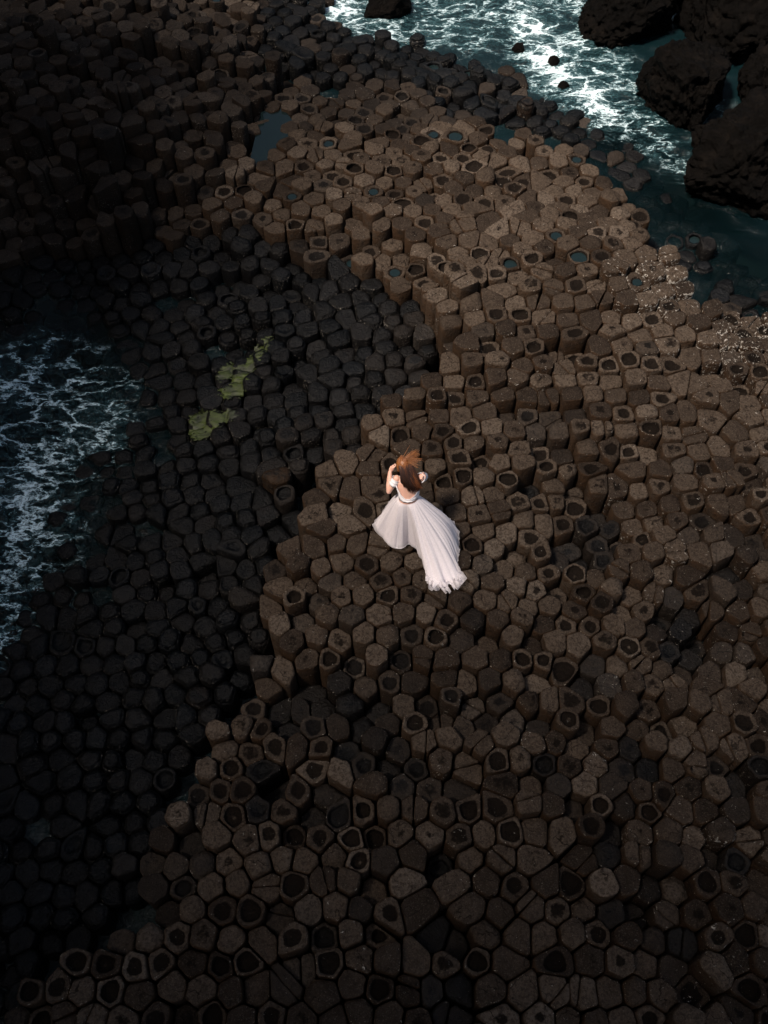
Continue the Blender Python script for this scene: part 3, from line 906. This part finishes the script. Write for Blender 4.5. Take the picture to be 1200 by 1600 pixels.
# the other arm: elbow forward, hand laid back on her own shoulder
SHR = Vector((.175, .175, 1.375)); ELR = Vector((.245, .33, 1.19)); WRR = Vector((.215, .245, 1.385))
tube(bm, [(.08, .165, 1.37), SHR, SHR.lerp(ELR, .5), ELR], [.055, .053, .045, .038], 12)
ball(bm, SHR, (.053, .053, .05)); ball(bm, ELR, (.038, .038, .038))
tube(bm, [ELR, ELR.lerp(WRR, .35), WRR], [.038, .041, .026], 12)
hand(bm, WRR, (-.35, -.75, .42), (.0, -.35, -1.0), 1, .35)
me = bpy.data.meshes.new('body_base'); bm.to_mesh(me); bm.free()
tmp = bpy.data.objects.new('body_base', me); COL.objects.link(tmp)
md = tmp.modifiers.new('r', 'REMESH'); md.mode = 'VOXEL'; md.voxel_size = .0065; md.use_smooth_shade = True
m2 = tmp.modifiers.new('s', 'SMOOTH'); m2.factor = .5; m2.iterations = 3
bpy.context.view_layer.update()
bme = bpy.data.meshes.new_from_object(tmp.evaluated_get(bpy.context.evaluated_depsgraph_get()))
bme.name = 'body'
bpy.data.objects.remove(tmp)
bme.polygons.foreach_set('use_smooth', [True] * len(bme.polygons))
M_SKIN = mat_simple('skin', (.68, .40, .31), .5, 30, .10, 0, .15)
link('body', bme, person, M_SKIN)
for sx in (-1, 1):
    bm = bmesh.new(); bmesh.ops.create_icosphere(bm, subdivisions=2, radius=.0125)
    me = bpy.data.meshes.new('eye'); bm.to_mesh(me); bm.free()
    link('eye', me, person, mat_simple('eye_white', (.5, .48, .45), .2), hp(.031 * sx, .078, .012))

# --- gown: bodice, sleeves, skirt
M_SATIN = mat_simple('white_satin', (.80, .77, .80), .5, 40, .05)
def torso_at(z):
    T = [(.80, 0, -.01, .16, .11), (.92, 0, 0, .175, .12), (.99, 0, .01, .155, .105), (1.06, 0, .02, .135, .092), (1.16, 0, .06, .145, .097), (1.25, -.005, .10, .165, .102), (1.33, -.01, .14, .172, .096), (1.39, -.015, .165, .17, .075)]
    z = min(max(z, .80), 1.39)
    for a, b in zip(T, T[1:]):
        if a[0] <= z <= b[0]:
            t = (z - a[0]) / (b[0] - a[0]); return [a[k] + (b[k] - a[k]) * t for k in range(5)]
V, F = [], []
n, rows = 56, 9
for k in range(n):
    a = k * math.tau / n
    back = max(0, -math.sin(a))                       # 1 towards the viewer
    lo = 1.082 + .026 * math.cos(a) * back
    hi = 1.35 - .205 * back ** 1.1
    for r_ in range(rows):
        t = r_ / (rows - 1); z = lo + (hi - lo) * t
        _, cx, cy, rx, ry = torso_at(z)
        o_ = .016 + .006 * math.sin(t * 9 + 3 * a) + .004 * math.sin(14 * a + t * 3) + (.010 if r_ == rows - 1 else 0)
        V.append((cx + (rx + o_) * math.cos(a), cy + (ry + o_) * math.sin(a), z + .010 * math.sin(a * 3 + t * 4)))
for k in range(n):
    for r_ in range(rows - 1):
        k2 = (k + 1) % n
        F.append((k * rows + r_, k2 * rows + r_, k2 * rows + r_ + 1, k * rows + r_ + 1))
o = link('bodice', mesh('bodice', V, F), person, M_SATIN)
md = o.modifiers.new('s', 'SOLIDIFY'); md.thickness = .006
def sleeve(A, B, r0, r1, seed):
    bm = bmesh.new()
    P = [A.lerp(B, t) for t in np.linspace(0, 1, 10)]
    rr = [r0 + (r1 - r0) * t + .007 * math.sin(t * 17 + seed) for t in np.linspace(0, 1, 10)]
    tube(bm, P, rr, 22, cap=False)
    for k, vt in enumerate(bm.verts):
        vt.co += vt.co.normalized() * .004 * math.sin(k * 1.7)
    me = bpy.data.meshes.new('sleeve'); bm.to_mesh(me); bm.free()
    me.polygons.foreach_set('use_smooth', [True] * len(me.polygons))
    o = link('sleeve', me, person, M_SATIN); md = o.modifiers.new('s', 'SOLIDIFY'); md.thickness = .004
sleeve(SHL.lerp(ELL, .02), SHL.lerp(ELL, .50), .064, .060, 1)
sleeve(SHR.lerp(ELR, -.15), SHR.lerp(ELR, .9), .070, .064, 2)

# footprint of the hem, from the feet
HEM = [(-.46, .33, .06), (-.54, .19, .04), (-.50, .03, .03), (-.38, -.14, .02), (-.27, -.27, .02), (-.11, -.31, .02), (.07, -.22, .02), (.20, -.44, .02), (.29, -.70, .02), (.36, -.96, .02),
       (.50, -1.04, .02), (.66, -1.02, .02), (.86, -.92, .02), (.80, -.58, .03), (.84, -.28, .05), (.82, .04, .07), (.66, .34, .06), (.40, .52, .05), (.05, .58, .04), (-.32, .52, .08)]
def hem_curve(n):
    P = np.array(HEM); m = len(P); out = []
    L = np.linalg.norm(np.roll(P, -1, 0)[:, :2] - P[:, :2], axis=1); cum = np.concatenate([[0], np.cumsum(L)])
    for k in range(n):
        s = cum[-1] * k / n; i = int(np.searchsorted(cum, s, 'right') - 1); t = (s - cum[i]) / L[i]
        p0, p1, p2, p3 = P[i - 1], P[i], P[(i + 1) % m], P[(i + 2) % m]
        out.append(.5 * (2 * p1 + (p2 - p0) * t + (2 * p0 - 5 * p1 + 4 * p2 - p3) * t * t + (3 * p1 - p0 - 3 * p2 + p3) * t ** 3))
    return np.array(out)
def skirt(name, mat, grow, fold, seed, nseg=300, rows=44):
    H = hem_curve(nseg)
    H[:, :2] *= grow
    rg = np.random.default_rng(seed)
    ph = rg.uniform(0, 6.28, 6)
    # waist angles advance with the direction of the hem point
    ang = np.unwrap(np.arctan2(H[:, 1], H[:, 0] - .02))
    aw = np.linspace(ang[0], ang[0] + math.tau, nseg, endpoint=False) * .5 + ang * .5
    vall = [(rg.uniform(0, 6.28), rg.uniform(.03, .10), rg.uniform(.6, 2.2)) for _ in range(16)]
    V, hemv = [], []
    for r_ in range(rows):
        t = r_ / (rows - 1)
        for k in range(nseg):
            a = aw[k]
            wx, wy, wz = .146 * math.cos(a), .018 + .106 * math.sin(a), 1.030 + .020 * math.cos(a) * (math.sin(a) < 0)
            hx, hy, hz = H[k]
            L = math.hypot(hx, hy)
            long = min(1, max(0, (L - .55) / .6))
            fr = t ** (.88 - .20 * (1 - long))                 # puffed where short
            x = wx + (hx - wx) * fr; y = wy + (hy - wy) * fr
            p = 1.25 + .75 * long
            z = hz + (wz - hz) * (1 - t) ** p
            # the wind fills the flank at the right
            puff = math.exp(-((a % math.tau - 5.9) ** 2) / .5) + math.exp(-((a % math.tau + .38) ** 2) / .5)
            bul = math.sin(math.pi * t) ** 1.2
            x += .10 * puff * bul; y += .03 * puff * bul; z += .10 * puff * bul
            # pleats
            s = k / nseg * math.tau
            w = (math.sin(s * 17 + ph[0] + 1.8 * t) * .55 + math.sin(s * 29 + ph[1] - 2.2 * t) * .35 + math.sin(s * 47 + ph[2] + 3 * t) * .22 + math.sin(s * 83 + ph[5] + 2 * t) * .08 * (1 - .5 * t) + math.sin(s * 8 + ph[3]) * .5 + math.sin(s * 3.7 + ph[4] + 2.5 * t) * .7)
            for (vs_, vw, va) in vall: w -= va * math.exp(-((s - vs_) / vw) ** 2) * (1 - .3 * t)
            amp = fold * (t ** .55) * (.55 + .45 * math.sin(s * 2.3 + ph[4]) ** 2) * (.4 + .6 * min(1, L / .6)) * (1 - .35 * long)
            nx_, ny_ = (hx - wx), (hy - wy); nn = math.hypot(nx_, ny_) + 1e-6
            x += -ny_ / nn * w * amp * .35; y += nx_ / nn * w * amp * .35
            z += w * amp * (.9 + .4 * long) + abs(w) * amp * .3
            x += nx_ / nn * w * amp * .5 * (1 - long); y += ny_ / nn * w * amp * .5 * (1 - long)
            z = max(z, .018 + .02 * (w + 1.2) * t)
            rag = (long if hy < -.75 else long * .15) * float(sstep(.80, 1.0, t))                # crumpled end of the train
            x += rag * (.05 * math.sin(s * 61 + ph[5]) + .03 * math.sin(s * 97)); y += rag * (.07 * math.sin(s * 53 + ph[4]) + .04 * math.sin(s * 88 + ph[1])); z += rag * .05 * abs(math.sin(s * 70 + ph[2]))
            V.append((x, y, z)); hemv.append(float(sstep(.80, 1.0, t)))
    F = []
    for r_ in range(rows - 1):
        for k in range(nseg):
            k2 = (k + 1) % nseg
            F.append((r_ * nseg + k, (r_ + 1) * nseg + k, (r_ + 1) * nseg + k2, r_ * nseg + k2))
    me = mesh(name, V, F); add_attr(me, 'hem', hemv)
    return link(name, me, person, mat)
under = skirt('underskirt', mat_tulle('white_lining', 1.0, .85), .93, .030, 4)
over = skirt('skirt', mat_tulle('white_tulle', .74, .35, (.92, .87, .91)), 1.0, .050, 9)
over.location.z = .012

# --- hair: a close cap, long locks down the back and loose ones in the wind
V, F, D = [], [], []
hr = np.random.default_rng(5)
def lock(path, r0, r1, darks, flat=1.0):
    seg = 5
    base = len(V)
    m = len(path)
    for k, p in enumerate(path):
        d = (path[min(k + 1, m - 1)] - path[max(k - 1, 0)]).normalized()
        a = d.cross(Vector((.3, .2, 1))).normalized(); b = d.cross(a).normalized()
        t = k / (m - 1); r = r0 + (r1 - r0) * t
        for q in range(seg):
            V.append(tuple(p + a * r * math.cos(q * math.tau / seg) + b * r * flat * math.sin(q * math.tau / seg))); D.append(darks[0] + (darks[1] - darks[0]) * t)
    for k in range(m - 1):
        for q in range(seg):
            F.append((base + k * seg + q, base + k * seg + (q + 1) % seg, base + (k + 1) * seg + (q + 1) % seg, base + (k + 1) * seg + q))
bm = bmesh.new(); bmesh.ops.create_icosphere(bm, subdivisions=4, radius=1)
vm = {}
for f in bm.faces:
    if all(vt.co.y < .55 or vt.co.z > .45 for vt in f.verts) and all(vt.co.z > -.75 for vt in f.verts):
        ids = []
        for vt in f.verts:
            if vt.index not in vm:
                c = vt.co; k = 1 + .05 * math.sin(c.x * 30 + c.z * 8) + .03 * math.sin(c.x * 55)
                vm[vt.index] = len(V); V.append(tuple(hp(c.x * .100 * k, -.012 + c.y * .118 * k, .022 + c.z * .116 * k))); D.append(.10 + .22 * max(0, c.x) + .55 * max(0, -c.z) + .18 * math.sin(c.x * 22 + c.y * 9) ** 2)
            ids.append(vm[vt.index])
        F.append(tuple(ids))
bm.free()
def bez(p, n=9):
    p = [Vector(q) for q in p]; out = []
    for k in range(n):
        t = k / (n - 1); q = list(p)
        while len(q) > 1: q = [a.lerp(b, t) for a, b in zip(q, q[1:])]
        out.append(q[0])
    return out
crown = hp(.0, -.03, .135)
# locks over the cap
for k in range(260):
    a = hr.uniform(-2.6, 2.6); e = hr.uniform(.1, 1.2)
    tip = hp(.106 * math.sin(a), -.012 - .124 * math.cos(a) * (1 if abs(a) < 1.9 else .6), .02 - .07 * e)
    mid = hp(.09 * math.sin(a), -.012 - .105 * math.cos(a), .118)
    lock(bez([crown + Vector(hr.normal(0, .012, 3)), mid, tip], 7), .0055, .002, (hr.uniform(.05, .45), hr.uniform(.0, .5)))
# long hair spread over the shoulders and upper back: dark, in separate tresses
for k in range(620):
    tress = int(hr.integers(0, 13)); s_ = -1 + tress / 6 + hr.normal(0, .045); dep = hr.uniform(-.012, .03) + .012 * math.sin(tress * 2.4)
    tl = .80 + .28 * math.sin(tress * 1.9 + .6)
    st = hp(.085 * s_, -.085 - .03 * (1 - abs(s_)), -.01 + hr.uniform(-.03, .06))
    L = hr.uniform(.55, 1.05) * tl + .12
    ex = .035 + .135 * s_ + hr.normal(0, .008); ez = 1.425 - .140 * L * (1 - .45 * abs(s_) ** 2) - .045 * s_
    ctr = torso_at(min(ez, 1.37))
    ey = ctr[2] - ctr[4] * math.sqrt(max(.05, 1 - (ex / .19) ** 2)) - .035 - dep
    m1 = (st.x * .5 + ex * .5, st.y - .07, st.z - .02); m2_ = (ex - .02 + hr.normal(0, .01), ey - .02, ez + .08)
    tone = .12 * (tress % 3 == 1)
    lock(bez([st, m1, m2_, (ex + .03 * hr.random(), ey + .005, ez)], 9), .0060, .0018, (hr.uniform(.5, .95) - tone, hr.uniform(.8, 1.0) - tone - .45 * max(0, s_) * hr.random()))
# lighter strands laid over the dark ones
for k in range(60):
    s_ = hr.uniform(-.5, 1); st = hp(.08 * s_, -.09, .05 + hr.uniform(-.02, .03))
    ex = .05 + .15 * s_ + hr.normal(0, .02); ez = 1.38 - .06 * hr.random()
    ctr = torso_at(1.35); ey = ctr[2] - ctr[4] - .055
    lock(bez([st, (st.x, st.y - .06, st.z), (ex, ey - .02, ez + .05), (ex + .04, ey, ez)], 8), .0028, .0012, (.15, hr.uniform(.3, .6)))
# windblown strands to the right
for k in range(240):
    st = hp(hr.uniform(.0, .075), -.03 + hr.uniform(-.05, .05), .06 + hr.uniform(-.05, .045))
    w = hr.uniform(.3, 1.0)
    el = hr.uniform(-.7, 1.2) if k % 3 else hr.uniform(.5, .8)
    e = st + Vector((.23 * w * math.cos(el) + .02, .23 * w * math.sin(el), .06 * w + hr.normal(0, .02)))
    mid = st.lerp(e, .5) + Vector((0, hr.normal(0, .015), .035))
    lock(bez([st, mid, e], 8), .0045, .0012, (hr.uniform(0, .3), hr.uniform(0, .35)))
# strands falling across the right shoulder
for k in range(90):
    st = hp(.07, -.05 + hr.uniform(-.04, .04), -.01 + hr.uniform(-.03, .04))
    e = Vector((.125 + hr.normal(0, .025), .10 + hr.normal(0, .03), 1.30 + hr.normal(0, .04)))
    lock(bez([st, st.lerp(e, .4) + Vector((.05, -.03, .03)), e + Vector((.03, 0, .08)), e], 9), .005, .0018, (hr.uniform(.1, .5), hr.uniform(.4, .9)))
me = mesh('hair', V, F); add_attr(me, 'dark', D)
link('hair', me, person, mat_hair())
